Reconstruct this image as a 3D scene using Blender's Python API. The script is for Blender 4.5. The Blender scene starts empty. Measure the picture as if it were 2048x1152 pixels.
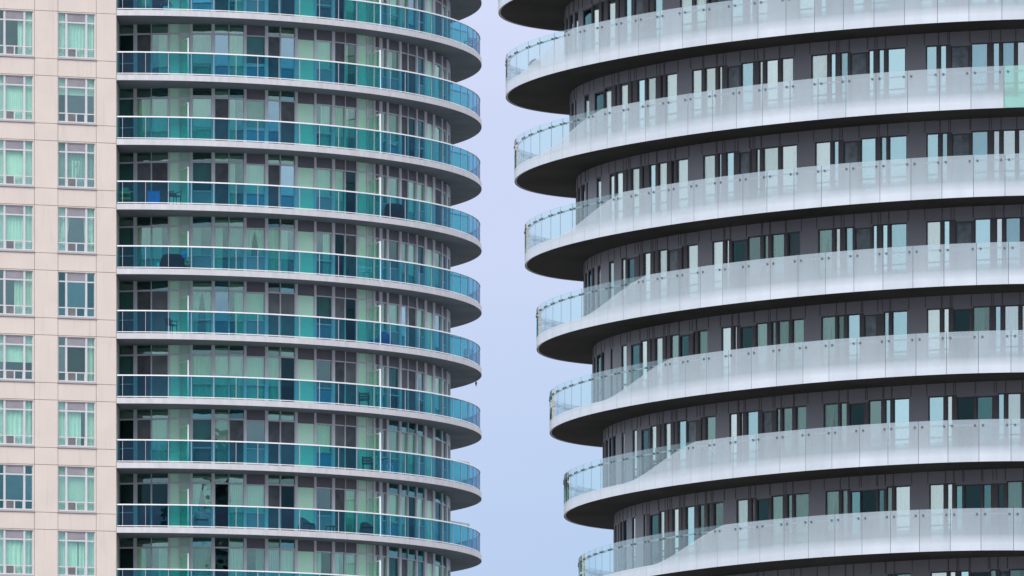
import bpy, math, random
from mathutils import Vector
random.seed(7)
sc = bpy.context.scene
col = sc.collection
# ---------------------------------------------------------------- camera
F = 16000.0; VH = 2450.0; CH = 1.7       # focal length and horizon row in photo pixels (2048 wide), camera height
cam = bpy.data.cameras.new("camera"); co = bpy.data.objects.new("camera", cam); col.objects.link(co)
co.location = (0, 0, CH); co.rotation_euler = (math.radians(90), 0, 0)
cam.sensor_width = 36; cam.lens = 36 * F / 2048; cam.shift_y = (VH - 576) / 2048
cam.clip_start = 1; cam.clip_end = 5000
sc.camera = co
# ---------------------------------------------------------------- world: overcast sky
SUN_EL = math.radians(42); SUN_AZ = math.radians(200)
w = bpy.data.worlds.new("World"); sc.world = w; w.use_nodes = True
nt = w.node_tree; nt.nodes.clear()
def N(t, ty, **kw):
    n = t.nodes.new(ty)
    for k, v in kw.items():
        if k.startswith('i_'): n.inputs[k[2:].replace('_', ' ')].default_value = v
        else: setattr(n, k, v)
    return n
sky = N(nt, 'ShaderNodeTexSky', sky_type='NISHITA', sun_disc=False, sun_elevation=SUN_EL, sun_rotation=SUN_AZ)
bg1 = N(nt, 'ShaderNodeBackground'); bg1.inputs[1].default_value = 0.05
nt.links.new(sky.outputs[0], bg1.inputs[0])
tc = N(nt, 'ShaderNodeTexCoord'); sep = N(nt, 'ShaderNodeSeparateXYZ')
nt.links.new(tc.outputs['Generated'], sep.inputs[0])
mp = N(nt, 'ShaderNodeMapping'); mp.inputs['Scale'].default_value = (1.0, 1.0, 3.2)
nz = N(nt, 'ShaderNodeTexNoise'); nz.inputs['Scale'].default_value = 7.0; nz.inputs['Detail'].default_value = 5; nz.inputs['Roughness'].default_value = .5
nt.links.new(tc.outputs['Generated'], mp.inputs[0]); nt.links.new(mp.outputs[0], nz.inputs['Vector'])
ad = N(nt, 'ShaderNodeMath', operation='MULTIPLY_ADD'); ad.inputs[1].default_value = .09; 
nt.links.new(nz.outputs['Fac'], ad.inputs[0])
sb = N(nt, 'ShaderNodeMath', operation='ADD'); sb.inputs[1].default_value = -.045
nt.links.new(sep.outputs['Z'], sb.inputs[0]); nt.links.new(sb.outputs[0], ad.inputs[2])
cr = N(nt, 'ShaderNodeValToRGB')
e = cr.color_ramp.elements
e[0].position = 0.0; e[0].color = (.42, .52, .72, 1)
e[1].position = 1.0; e[1].color = (2.3, 2.3, 2.35, 1)
for p, c in ((.075, (.46, .60, .86, 1)), (.145, (.65, .70, .93, 1)), (.30, (1.0, 1.04, 1.16, 1)), (.6, (1.7, 1.72, 1.8, 1))):
    q = e.new(p); q.color = c
nt.links.new(ad.outputs[0], cr.inputs[0])
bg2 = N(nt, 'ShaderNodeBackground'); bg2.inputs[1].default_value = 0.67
wr = N(nt, 'ShaderNodeMapRange', interpolation_type='SMOOTHSTEP')       # whiter sky out of view to the west, added to whiten the glass reflections
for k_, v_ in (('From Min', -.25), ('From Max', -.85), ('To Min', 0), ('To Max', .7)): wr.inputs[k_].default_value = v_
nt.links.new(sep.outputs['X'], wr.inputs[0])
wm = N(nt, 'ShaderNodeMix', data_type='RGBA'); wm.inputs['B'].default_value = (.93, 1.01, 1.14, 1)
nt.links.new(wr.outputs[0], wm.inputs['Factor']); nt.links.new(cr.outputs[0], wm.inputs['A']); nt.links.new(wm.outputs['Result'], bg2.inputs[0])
addS = N(nt, 'ShaderNodeAddShader'); wo = N(nt, 'ShaderNodeOutputWorld')
bg1.inputs[1].default_value = 0.006
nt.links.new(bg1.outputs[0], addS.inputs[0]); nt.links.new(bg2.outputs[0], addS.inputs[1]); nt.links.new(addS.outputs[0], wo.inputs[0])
sl = bpy.data.lights.new("sun", 'SUN'); sl.energy = 1.5; sl.angle = math.radians(25); sl.color = (1, .97, .93)
so = bpy.data.objects.new("sun", sl); col.objects.link(so)
sd = Vector((-.45 * math.cos(SUN_EL), -.9 * math.cos(SUN_EL), math.sin(SUN_EL)))
so.rotation_euler = sd.to_track_quat('Z', 'Y').to_euler(); so.location = (0, 0, 200)
sc.view_settings.view_transform = 'Standard'; sc.view_settings.look = 'None'
sc.view_settings.exposure = 0.5; sc.view_settings.gamma = 1
sc.render.engine = 'CYCLES'
sc.cycles.max_bounces = 10; sc.cycles.transparent_max_bounces = 24; sc.cycles.diffuse_bounces = 3; sc.cycles.glossy_bounces = 3
sc.cycles.use_denoising = True
# ---------------------------------------------------------------- materials
MAT = {}
def base_mat(name):
    m = bpy.data.materials.new(name); m.use_nodes = True
    return m, m.node_tree, m.node_tree.nodes['Principled BSDF']
def solid(name, c, rough=.6, noise=.06, scale=3.0, metal=0, bump=0, stretch=(1, 1, 1), spec=.5):
    m, t, p = base_mat(name)
    p.inputs['Roughness'].default_value = rough; p.inputs['Metallic'].default_value = metal
    p.inputs['Specular IOR Level'].default_value = spec
    g = N(t, 'ShaderNodeTexCoord'); mpn = N(t, 'ShaderNodeMapping'); mpn.inputs['Scale'].default_value = stretch
    n = N(t, 'ShaderNodeTexNoise'); n.inputs['Scale'].default_value = scale; n.inputs['Detail'].default_value = 6
    t.links.new(g.outputs['Object'], mpn.inputs[0]); t.links.new(mpn.outputs[0], n.inputs['Vector'])
    r = N(t, 'ShaderNodeMapRange'); r.inputs['From Min'].default_value = .3; r.inputs['From Max'].default_value = .7
    r.inputs['To Min'].default_value = 1 - noise; r.inputs['To Max'].default_value = 1 + noise
    t.links.new(n.outputs['Fac'], r.inputs[0])
    mx = N(t, 'ShaderNodeVectorMath', operation='SCALE'); mx.inputs[0].default_value = c[:3]
    t.links.new(r.outputs[0], mx.inputs['Scale']); t.links.new(mx.outputs[0], p.inputs['Base Color'])
    if bump:
        b = N(t, 'ShaderNodeBump'); b.inputs['Strength'].default_value = bump; b.inputs['Distance'].default_value = .02
        t.links.new(n.outputs['Fac'], b.inputs['Height']); t.links.new(b.outputs[0], p.inputs['Normal'])
    MAT[name] = m
    return m
def glass(name, tint, refl=.06, gcol=(1, 1, 1), rough=.02, wob=.0):
    """thin pane: tinted transmission plus a reflection that rises at grazing angles (values are per face, a pane has two)"""
    m = bpy.data.materials.new(name); m.use_nodes = True; t = m.node_tree; t.nodes.clear()
    o = N(t, 'ShaderNodeOutputMaterial'); tr = N(t, 'ShaderNodeBsdfTransparent'); tr.inputs[0].default_value = (*tint, 1)
    gl = N(t, 'ShaderNodeBsdfGlossy'); gl.inputs[0].default_value = (*gcol, 1); gl.inputs['Roughness'].default_value = rough
    lw = N(t, 'ShaderNodeLayerWeight'); lw.inputs['Blend'].default_value = .5
    pw = N(t, 'ShaderNodeMath', operation='POWER'); pw.inputs[1].default_value = 4
    ma = N(t, 'ShaderNodeMath', operation='MULTIPLY_ADD'); ma.inputs[1].default_value = .7; ma.inputs[2].default_value = refl; ma.use_clamp = True
    t.links.new(lw.outputs['Facing'], pw.inputs[0]); t.links.new(pw.outputs[0], ma.inputs[0])
    if wob:
        g = N(t, 'ShaderNodeTexCoord'); n = N(t, 'ShaderNodeTexNoise'); n.inputs['Scale'].default_value = .8; n.inputs['Detail'].default_value = 2
        b = N(t, 'ShaderNodeBump'); b.inputs['Strength'].default_value = wob; b.inputs['Distance'].default_value = .05
        t.links.new(g.outputs['Object'], n.inputs['Vector']); t.links.new(n.outputs['Fac'], b.inputs['Height']); t.links.new(b.outputs[0], gl.inputs['Normal'])
    mx = N(t, 'ShaderNodeMixShader')
    oi = N(t, 'ShaderNodeObjectInfo'); vr = N(t, 'ShaderNodeMapRange'); vr.inputs['To Min'].default_value = .62; vr.inputs['To Max'].default_value = 1.45
    vm = N(t, 'ShaderNodeMath', operation='MULTIPLY'); vm.use_clamp = True      # no two panes reflect quite alike
    t.links.new(oi.outputs['Random'], vr.inputs[0]); t.links.new(vr.outputs[0], vm.inputs[0]); t.links.new(ma.outputs[0], vm.inputs[1])
    t.links.new(vm.outputs[0], mx.inputs[0]); t.links.new(tr.outputs[0], mx.inputs[1]); t.links.new(gl.outputs[0], mx.inputs[2])
    t.links.new(mx.outputs[0], o.inputs[0]); MAT[name] = m
    return m
def frit_mat():
    m = glass('fritted_glass', (.84, .95, .95), .02, (.95, 1, 1))
    t = m.node_tree
    for n in t.nodes:
        if n.type == 'MATH' and n.operation == 'POWER': n.inputs[1].default_value = 2.8
        if n.type == 'MATH' and n.operation == 'MULTIPLY_ADD': n.inputs[1].default_value = .85
    out = [n for n in t.nodes if n.type == 'OUTPUT_MATERIAL'][0]
    clear = out.inputs[0].links[0].from_node
    uv = N(t, 'ShaderNodeUVMap'); s = N(t, 'ShaderNodeSeparateXYZ'); t.links.new(uv.outputs[0], s.inputs[0])
    r = N(t, 'ShaderNodeMapRange', interpolation_type='SMOOTHSTEP'); 
    for k, v in (('From Min', -2.9), ('From Max', 2.9), ('To Min', .262), ('To Max', 1.06)): r.inputs[k].default_value = v
    t.links.new(s.outputs[0], r.inputs[0])
    oi2 = N(t, 'ShaderNodeObjectInfo'); ov = N(t, 'ShaderNodeMapRange'); ov.inputs['To Min'].default_value = .90; ov.inputs['To Max'].default_value = 1.08; t.links.new(oi2.outputs['Random'], ov.inputs[0])
    ls = N(t, 'ShaderNodeMath', operation='LESS_THAN'); t.links.new(s.outputs[1], ls.inputs[0]); t.links.new(r.outputs[0], ls.inputs[1])
    cr = N(t, 'ShaderNodeValToRGB'); el = cr.color_ramp.elements
    el[0].position = .16; el[0].color = (.93,) * 3 + (1,); el[1].position = 1; el[1].color = (.34,) * 3 + (1,)
    for p, v in ((.27, .70), (.39, .43), (.62, .38), (.9, .36)):
        q = el.new(p); q.color = (v, v, v, 1)
    t.links.new(s.outputs[1], cr.inputs[0])
    g = N(t, 'ShaderNodeTexCoord'); n = N(t, 'ShaderNodeTexNoise'); n.inputs['Scale'].default_value = .7; n.inputs['Detail'].default_value = 3
    t.links.new(g.outputs['Object'], n.inputs['Vector'])
    nr = N(t, 'ShaderNodeMapRange'); nr.inputs['To Min'].default_value = .82; nr.inputs['To Max'].default_value = 1.14; mpn = N(t, 'ShaderNodeMapping'); mpn.inputs['Scale'].default_value = (2.2, 2.2, .35); t.links.new(g.outputs['Object'], mpn.inputs[0]); t.links.new(mpn.outputs[0], n.inputs['Vector'])
    t.links.new(n.outputs['Fac'], nr.inputs[0])
    m1 = N(t, 'ShaderNodeMath', operation='MULTIPLY'); t.links.new(cr.outputs[0], m1.inputs[0]); t.links.new(nr.outputs[0], m1.inputs[1])
    m2 = N(t, 'ShaderNodeMath', operation='MULTIPLY'); m2.use_clamp = True; m3 = N(t, 'ShaderNodeMath', operation='MULTIPLY'); t.links.new(m1.outputs[0], m3.inputs[0]); t.links.new(ov.outputs[0], m3.inputs[1]); t.links.new(m3.outputs[0], m2.inputs[0]); t.links.new(ls.outputs[0], m2.inputs[1])
    d = N(t, 'ShaderNodeBsdfPrincipled'); d.inputs['Base Color'].default_value = (.60, .65, .715, 1); d.inputs['Roughness'].default_value = .25
    mx = N(t, 'ShaderNodeMixShader'); t.links.new(m2.outputs[0], mx.inputs[0]); t.links.new(clear.outputs[0], mx.inputs[1]); t.links.new(d.outputs[0], mx.inputs[2])
    t.links.new(mx.outputs[0], out.inputs[0])
frit_mat()
def wall_beige():
    m = solid('beige_precast', (.672, .582, .525), .8, .035, .9, bump=.12)
    t = m.node_tree; p = t.nodes['Principled BSDF']; src = p.inputs['Base Color'].links[0].from_socket
    g = N(t, 'ShaderNodeTexCoord'); mpn = N(t, 'ShaderNodeMapping'); mpn.inputs['Scale'].default_value = (2.4, 2.4, .16)
    n = N(t, 'ShaderNodeTexNoise'); n.inputs['Scale'].default_value = 2.5; n.inputs['Detail'].default_value = 7; n.inputs['Roughness'].default_value = .65
    t.links.new(g.outputs['Object'], mpn.inputs[0]); t.links.new(mpn.outputs[0], n.inputs['Vector'])
    r = N(t, 'ShaderNodeMapRange'); r.inputs['From Min'].default_value = .55; r.inputs['From Max'].default_value = .85; r.inputs['To Max'].default_value = .5
    t.links.new(n.outputs['Fac'], r.inputs[0])
    mx = N(t, 'ShaderNodeMix', data_type='RGBA'); t.links.new(r.outputs[0], mx.inputs['Factor']); t.links.new(src, mx.inputs['A']); mx.inputs['B'].default_value = (.40, .34, .31, 1)
    t.links.new(mx.outputs['Result'], p.inputs['Base Color'])
wall_beige()
solid('joint_dark', (.20, .16, .15), .9)
solid('sill_metal', (.42, .39, .40), .5)
solid('frame_white', (.60, .59, .62), .45, .03)
solid('frame_grey', (.66, .61, .645), .45, .04)
solid('frame_dark', (.065, .056, .064), .5, .04)
solid('louvre_grey', (.50, .48, .52), .5)
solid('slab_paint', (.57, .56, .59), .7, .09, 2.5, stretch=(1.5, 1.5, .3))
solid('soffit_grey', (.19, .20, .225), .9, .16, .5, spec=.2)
solid('rail_white', (.86, .86, .88), .35, .02)
solid('spandrel_dark', (.13, .12, .135), .35, .06)
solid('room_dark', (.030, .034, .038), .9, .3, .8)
solid('floor_grey', (.50, .50, .50), .9)
solid('tower_metal', (.205, .197, .222), .42, .05, .7, metal=.0)
solid('tower_joint', (.115, .105, .115), .6)
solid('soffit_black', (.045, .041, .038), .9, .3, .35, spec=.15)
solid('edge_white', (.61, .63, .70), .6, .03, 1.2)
solid('fixing_metal', (.11, .13, .15), .35)
solid('handrail_steel', (.35, .38, .42), .3, metal=.6)
solid('curtain_white', (.88, .88, .84), .95, .05, 2)
solid('curtain_cream', (.78, .77, .68), .95, .06, 2)
solid('curtain_grey', (.40, .41, .42), .95, .08, 2)
solid('curtain_dim', (.22, .25, .24), .95, .1, 2)
solid('curtain_red', (.30, .10, .11), .95, .1, 2)
solid('blind_blue', (.62, .70, .78), .9, .03, 2)
solid('screen_mesh', (.085, .092, .10), .7, .35, 2.5); solid('screen_blue', (.10, .13, .15), .35, .5, 3.5)
solid('screen_mesh_light', (.14, .15, .155), .7, .2, 2.5)
solid('lite_green', (.58, .90, .66), .25, .05, .8)
solid('lite_green_dim', (.42, .62, .50), .25, .06, .8)
solid('ground_asphalt', (.12, .12, .125), .9, .2, .05)
glass('balcony_glass', (.32, .715, .785), .033, (.66, .78, 1.0), .01, .25)
solid('lower_grey', (.33, .37, .40), .22, .06, .8)
glass('pane_green', (.82, .97, .88), .18, (.76, 1, .86), .01, .3)
glass('pane_dark', (.70, .88, .86), .03, (.45, .80, .85), .01, .3)
glass('pane_wing', (.83, .965, .91), .15, (.76, 1, .92), .02, .3)
glass('pane_teal', (.55, .80, .78), .22, (.45, .80, .78), .02, .3)
glass('pane_pale', (.90, .98, .96), .38, (.92, 1, .93), .02, .25)
glass('pane_blue', (.66, .86, .90), .42, (.76, 1, .97), .02, .25)
glass('pane_mid', (.74, .90, .84), .13, (.76, .96, .90), .02, .3)
glass('screen_glass', (.84, .95, .88), .06, (.8, 1, .9), .1)
# ---------------------------------------------------------------- mesh helpers
class MB:
    def __init__(s): s.v = []; s.f = []; s.uv = []
    def quad(s, a, b, c, d, uv=None):
        i = len(s.v); s.v += [a, b, c, d]; s.f.append((i, i + 1, i + 2, i + 3)); s.uv += uv or [(0, 0)] * 4
    def poly(s, pts):
        i = len(s.v); s.v += list(pts); s.f.append(tuple(range(i, i + len(pts)))); s.uv += [(0, 0)] * len(pts)
    def hexa(s, p, uv=None):   # p: 8 points, bottom 4 ccw (seen from above), top 4
        for q in ((3, 2, 1, 0), (4, 5, 6, 7), (0, 1, 5, 4), (1, 2, 6, 5), (2, 3, 7, 6), (3, 0, 4, 7)):
            s.quad(*[p[i] for i in q], uv=[uv[i] for i in q] if uv else None)
    def box(s, c, sx, sy, sz, rz=0, tilt=0):
        x, y, z = c; cr_, sr = math.cos(rz), math.sin(rz); P = []
        for dz in (-sz / 2, sz / 2):
            for dx, dy in ((-1, -1), (1, -1), (1, 1), (-1, 1)):
                a, b = dx * sx / 2, dy * sy / 2 + dz * tilt
                P.append((x + a * cr_ - b * sr, y + a * sr + b * cr_, z + dz))
        s.hexa(P)
    def cyl(s, a, b, r, n=10, r2=None):
        a, b = Vector(a), Vector(b); d = (b - a).normalized(); r2 = r if r2 is None else r2
        u = d.cross(Vector((0, 0, 1))); u = u.normalized() if u.length > 1e-3 else Vector((1, 0, 0)); v = d.cross(u)
        A = [a + (u * math.cos(q) + v * math.sin(q)) * r for q in [2 * math.pi * i / n for i in range(n)]]
        B = [b + (u * math.cos(q) + v * math.sin(q)) * r2 for q in [2 * math.pi * i / n for i in range(n)]]
        for i in range(n):
            j = (i + 1) % n; s.quad(tuple(A[i]), tuple(A[j]), tuple(B[j]), tuple(B[i]))
        s.poly([tuple(p) for p in reversed(A)]); s.poly([tuple(p) for p in B])
    def build(s, name, mat, parent=None, smooth=False, extra=None, mat2=None):
        nf = len(s.f)
        if extra is not None:
            i = len(s.v); s.v += extra.v; s.uv += extra.uv; s.f += [tuple(q + i for q in f) for f in extra.f]
        me = bpy.data.meshes.new(name); me.from_pydata([tuple(q) for q in s.v], [], s.f)
        if extra is not None:
            for q in me.polygons:
                if q.index >= nf: q.material_index = 1
        ul = me.uv_layers.new(name='UVMap')
        for i, l in enumerate(me.loops): ul.data[i].uv = s.uv[l.vertex_index]
        import bmesh
        bm = bmesh.new(); bm.from_mesh(me); bmesh.ops.remove_doubles(bm, verts=bm.verts, dist=1e-5); bmesh.ops.recalc_face_normals(bm, faces=bm.faces); bm.to_mesh(me); bm.free()
        me.materials.append(MAT[mat])
        if mat2: me.materials.append(MAT[mat2])
        if smooth:
            for p in me.polygons: p.use_smooth = True
        o = bpy.data.objects.new(name, me); col.objects.link(o)
        if parent is not None: o.parent = parent; o.matrix_parent_inverse = parent.matrix_world.inverted()
        return o
def empty(name, label, cat, loc, group=None):
    o = bpy.data.objects.new(name, None); col.objects.link(o); o.location = loc
    o['label'] = label; o['category'] = cat
    if group: o['group'] = group
    bpy.context.view_layer.update()
    return o
# ellipse E = (cx, cy, a, b, th)
def ept(E, t, off=0):
    cx, cy, a, b, th = E; c, s = math.cos(th), math.sin(th)
    x, y = a * math.cos(t), b * math.sin(t)
    nx, ny = math.cos(t) / a, math.sin(t) / b; l = math.hypot(nx, ny); x += off * nx / l; y += off * ny / l
    return cx + x * c - y * s, cy + x * s + y * c
def t_of_u(E, u, front=True):
    m = (u - 1024) / F; cx, cy, a, b, th = E; c, s = math.cos(th), math.sin(th)
    A1 = (m * c + s) / a; B1 = -(cx * c + cy * s) / a; A2 = (-m * s + c) / b; B2 = (cx * s - cy * c) / b
    qa = A1 * A1 + A2 * A2; qb = 2 * (A1 * B1 + A2 * B2); qc = B1 * B1 + B2 * B2 - 1
    D = qb * qb - 4 * qa * qc
    if D < 0: return None
    Y = (-qb + (-1 if front else 1) * math.sqrt(D)) / (2 * qa)
    return math.atan2(A2 * Y + B2, A1 * Y + B1)
def tfront(E):
    """parameter of the point nearest the camera"""
    return min((ept(E, i * math.pi / 360)[1], i * math.pi / 360) for i in range(720))[1]
def unwrap(t, ref):
    while t < ref - math.pi: t += 2 * math.pi
    while t > ref + math.pi: t -= 2 * math.pi
    return t
def arcbox(mb, E, t0, t1, o0, o1, z0, z1, step=.035, uvf=None):
    if t1 < t0: t0, t1 = t1, t0
    n = max(1, int((t1 - t0) / step + .5))
    for i in range(n):
        a, b = t0 + (t1 - t0) * i / n, t0 + (t1 - t0) * (i + 1) / n
        pa, pb, pc, pd = ept(E, a, o1), ept(E, b, o1), ept(E, b, o0), ept(E, a, o0)
        P = [(*pa, z0), (*pb, z0), (*pc, z0), (*pd, z0), (*pa, z1), (*pb, z1), (*pc, z1), (*pd, z1)]
        uv = None
        if uvf: uv = [(uvf(a), 0), (uvf(b), 0), (uvf(b), 0), (uvf(a), 0), (uvf(a), 1), (uvf(b), 1), (uvf(b), 1), (uvf(a), 1)]
        faces = [(3, 2, 1, 0), (4, 5, 6, 7), (0, 1, 5, 4), (2, 3, 7, 6)]
        if i == 0: faces.append((3, 0, 4, 7))
        if i == n - 1: faces.append((1, 2, 6, 5))
        for q in faces: mb.quad(*[P[k] for k in q], uv=[uv[k] for k in q] if uv else None)
class Arc:
    def __init__(s, E):
        s.E = E; n = 4000; s.n = n; s.S = [0]; p = ept(E, 0)
        for i in range(1, n + 1):
            q = ept(E, 2 * math.pi * i / n); s.S.append(s.S[-1] + math.hypot(q[0] - p[0], q[1] - p[1])); p = q
        s.L = s.S[-1]
    def s_of_t(s, t):
        k = math.floor(t / (2 * math.pi)); f = (t - k * 2 * math.pi) / (2 * math.pi) * s.n; i = min(int(f), s.n - 1)
        return k * s.L + s.S[i] + (s.S[i + 1] - s.S[i]) * (f - i)
    def t_of_s(s, x):
        k = math.floor(x / s.L); x -= k * s.L; lo, hi = 0, s.n
        while hi - lo > 1:
            m = (lo + hi) // 2
            if s.S[m] <= x: lo = m
            else: hi = m
        return k * 2 * math.pi + 2 * math.pi * (lo + (x - s.S[lo]) / (s.S[lo + 1] - s.S[lo])) / s.n
def curtain(mb, E, t0, t1, off, z0, z1, arc, amp=.03, per=.16, part=None):
    """wavy cloth sheet following the wall; part = (x0, x1, pinch) leaves it as two swags"""
    s0, s1 = arc.s_of_t(t0), arc.s_of_t(t1)
    if s1 < s0: s0, s1 = s1, s0
    n = max(4, int((s1 - s0) / .03)); ph = random.random() * 6
    rows = 8 if part else 1
    def P(i, j):
        f = i / n; g = j / rows; s = s0 + (s1 - s0) * f
        if part:
            mid, w0 = part; k = 1 - w0 * math.sin(min(1, (1 - g) * 1.5) * math.pi / 2) * .8
            s = (s0 + (s - s0) * k) if mid < .5 else (s1 - (s1 - s) * k)
        x, y = ept(E, arc.t_of_s(s), off + amp * math.sin(s * 2 * math.pi / per + ph) + amp * .5 * math.sin(s * 17 + ph))
        return (x, y, z0 + (z1 - z0) * g)
    for j in range(rows):
        for i in range(n): mb.quad(P(i, j), P(i + 1, j), P(i + 1, j + 1), P(i, j + 1))

# ================================================================ setting
g = MB(); g.quad((-3000, -500, 0), (3000, -500, 0), (3000, 4000, 0), (-3000, 4000, 0))
go = g.build('ground', 'ground_asphalt'); go['kind'] = 'structure'

# ================================================================ RIGHT TOWER
PR = (11.6321658, 270.747418, 14.6445057, 7.83796641, -.769534378, -.0432618797, -.00335832540, 39.0755445)
def ER(k): return (PR[0], PR[1], PR[2], PR[3], PR[4] + PR[5] * k + PR[6] * k * k)
def EW(k): return (PR[0] + 3.02211, PR[1] + 1.41652, 14.294917, 8.990675, ER(k)[4] + .12874849)
def ZR(k): return CH + PR[7] - 2.9 * k
SEAM = {-1: None,
 0: [1032,1056,1079,1108,1134,1165,1200,1238,1277,1320,1365,1413,1464,1516,1572,1629,1687,1748,1809,1875,1938],
 1: [1033,1047,1061,1079,1102,1125,1152,1182,1215,1252,1291,1332,1376,1425,1473,1525,1580,1636,1692,1752,1815,1879,1942],
 2: [1070,1082,1101,1120,1144,1170,1199,1232,1267.5,1303,1342,1383,1430,1493,1538,1594,1643,1707,1760,1826,1888,1953,2017],
 3: [1091,1105,1121.6,1141,1163,1188.5,1216,1247.5,1282,1320,1360,1401,1445,1492,1541,1596,1651,1708,1766,1826,1888,1953,2017],
 4: [1115,1128.6,1142.5,1161.6,1182.4,1206.7,1233.6,1263,1297,1336,1371,1413,1457,1503,1553,1606,1658,1714,1771,1832,1893,1957,2022],
 5: [1151.7,1165.6,1182,1201,1224.6,1250,1279,1310.5,1345,1382,1424,1466,1512,1560,1611.5,1664,1719.6,1776,1837,1896,1958,2022],
 6: [1178,1190,1203,1219.5,1240,1266,1293,1324,1358,1394,1435,1476,1520,1568.6,1617,1670,1724,1781,1839,1900.6,1962,2027], 7: None}
SEAM[2] = [1070,1082,1101,1120,1144,1170,1199,1232,1267.5,1303,1343,1388,1436,1486,1534,1588,1643,1700,1760,1822,1884,1947,2010]
SEAM[-1] = [1015,1036,1060,1087,1112,1142,1178,1213,1255,1297,1341,1388,1436,1487,1541,1597,1655,1715,1776,1840,1905,1970]
SEAM[7] = [u + 24 for u in SEAM[6]]
WAVE = {-1: 1050, 0: 1094, 1: 1146, 2: 1186, 3: 1232, 4: 1281, 5: 1328, 6: 1384, 7: 1440}
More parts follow.
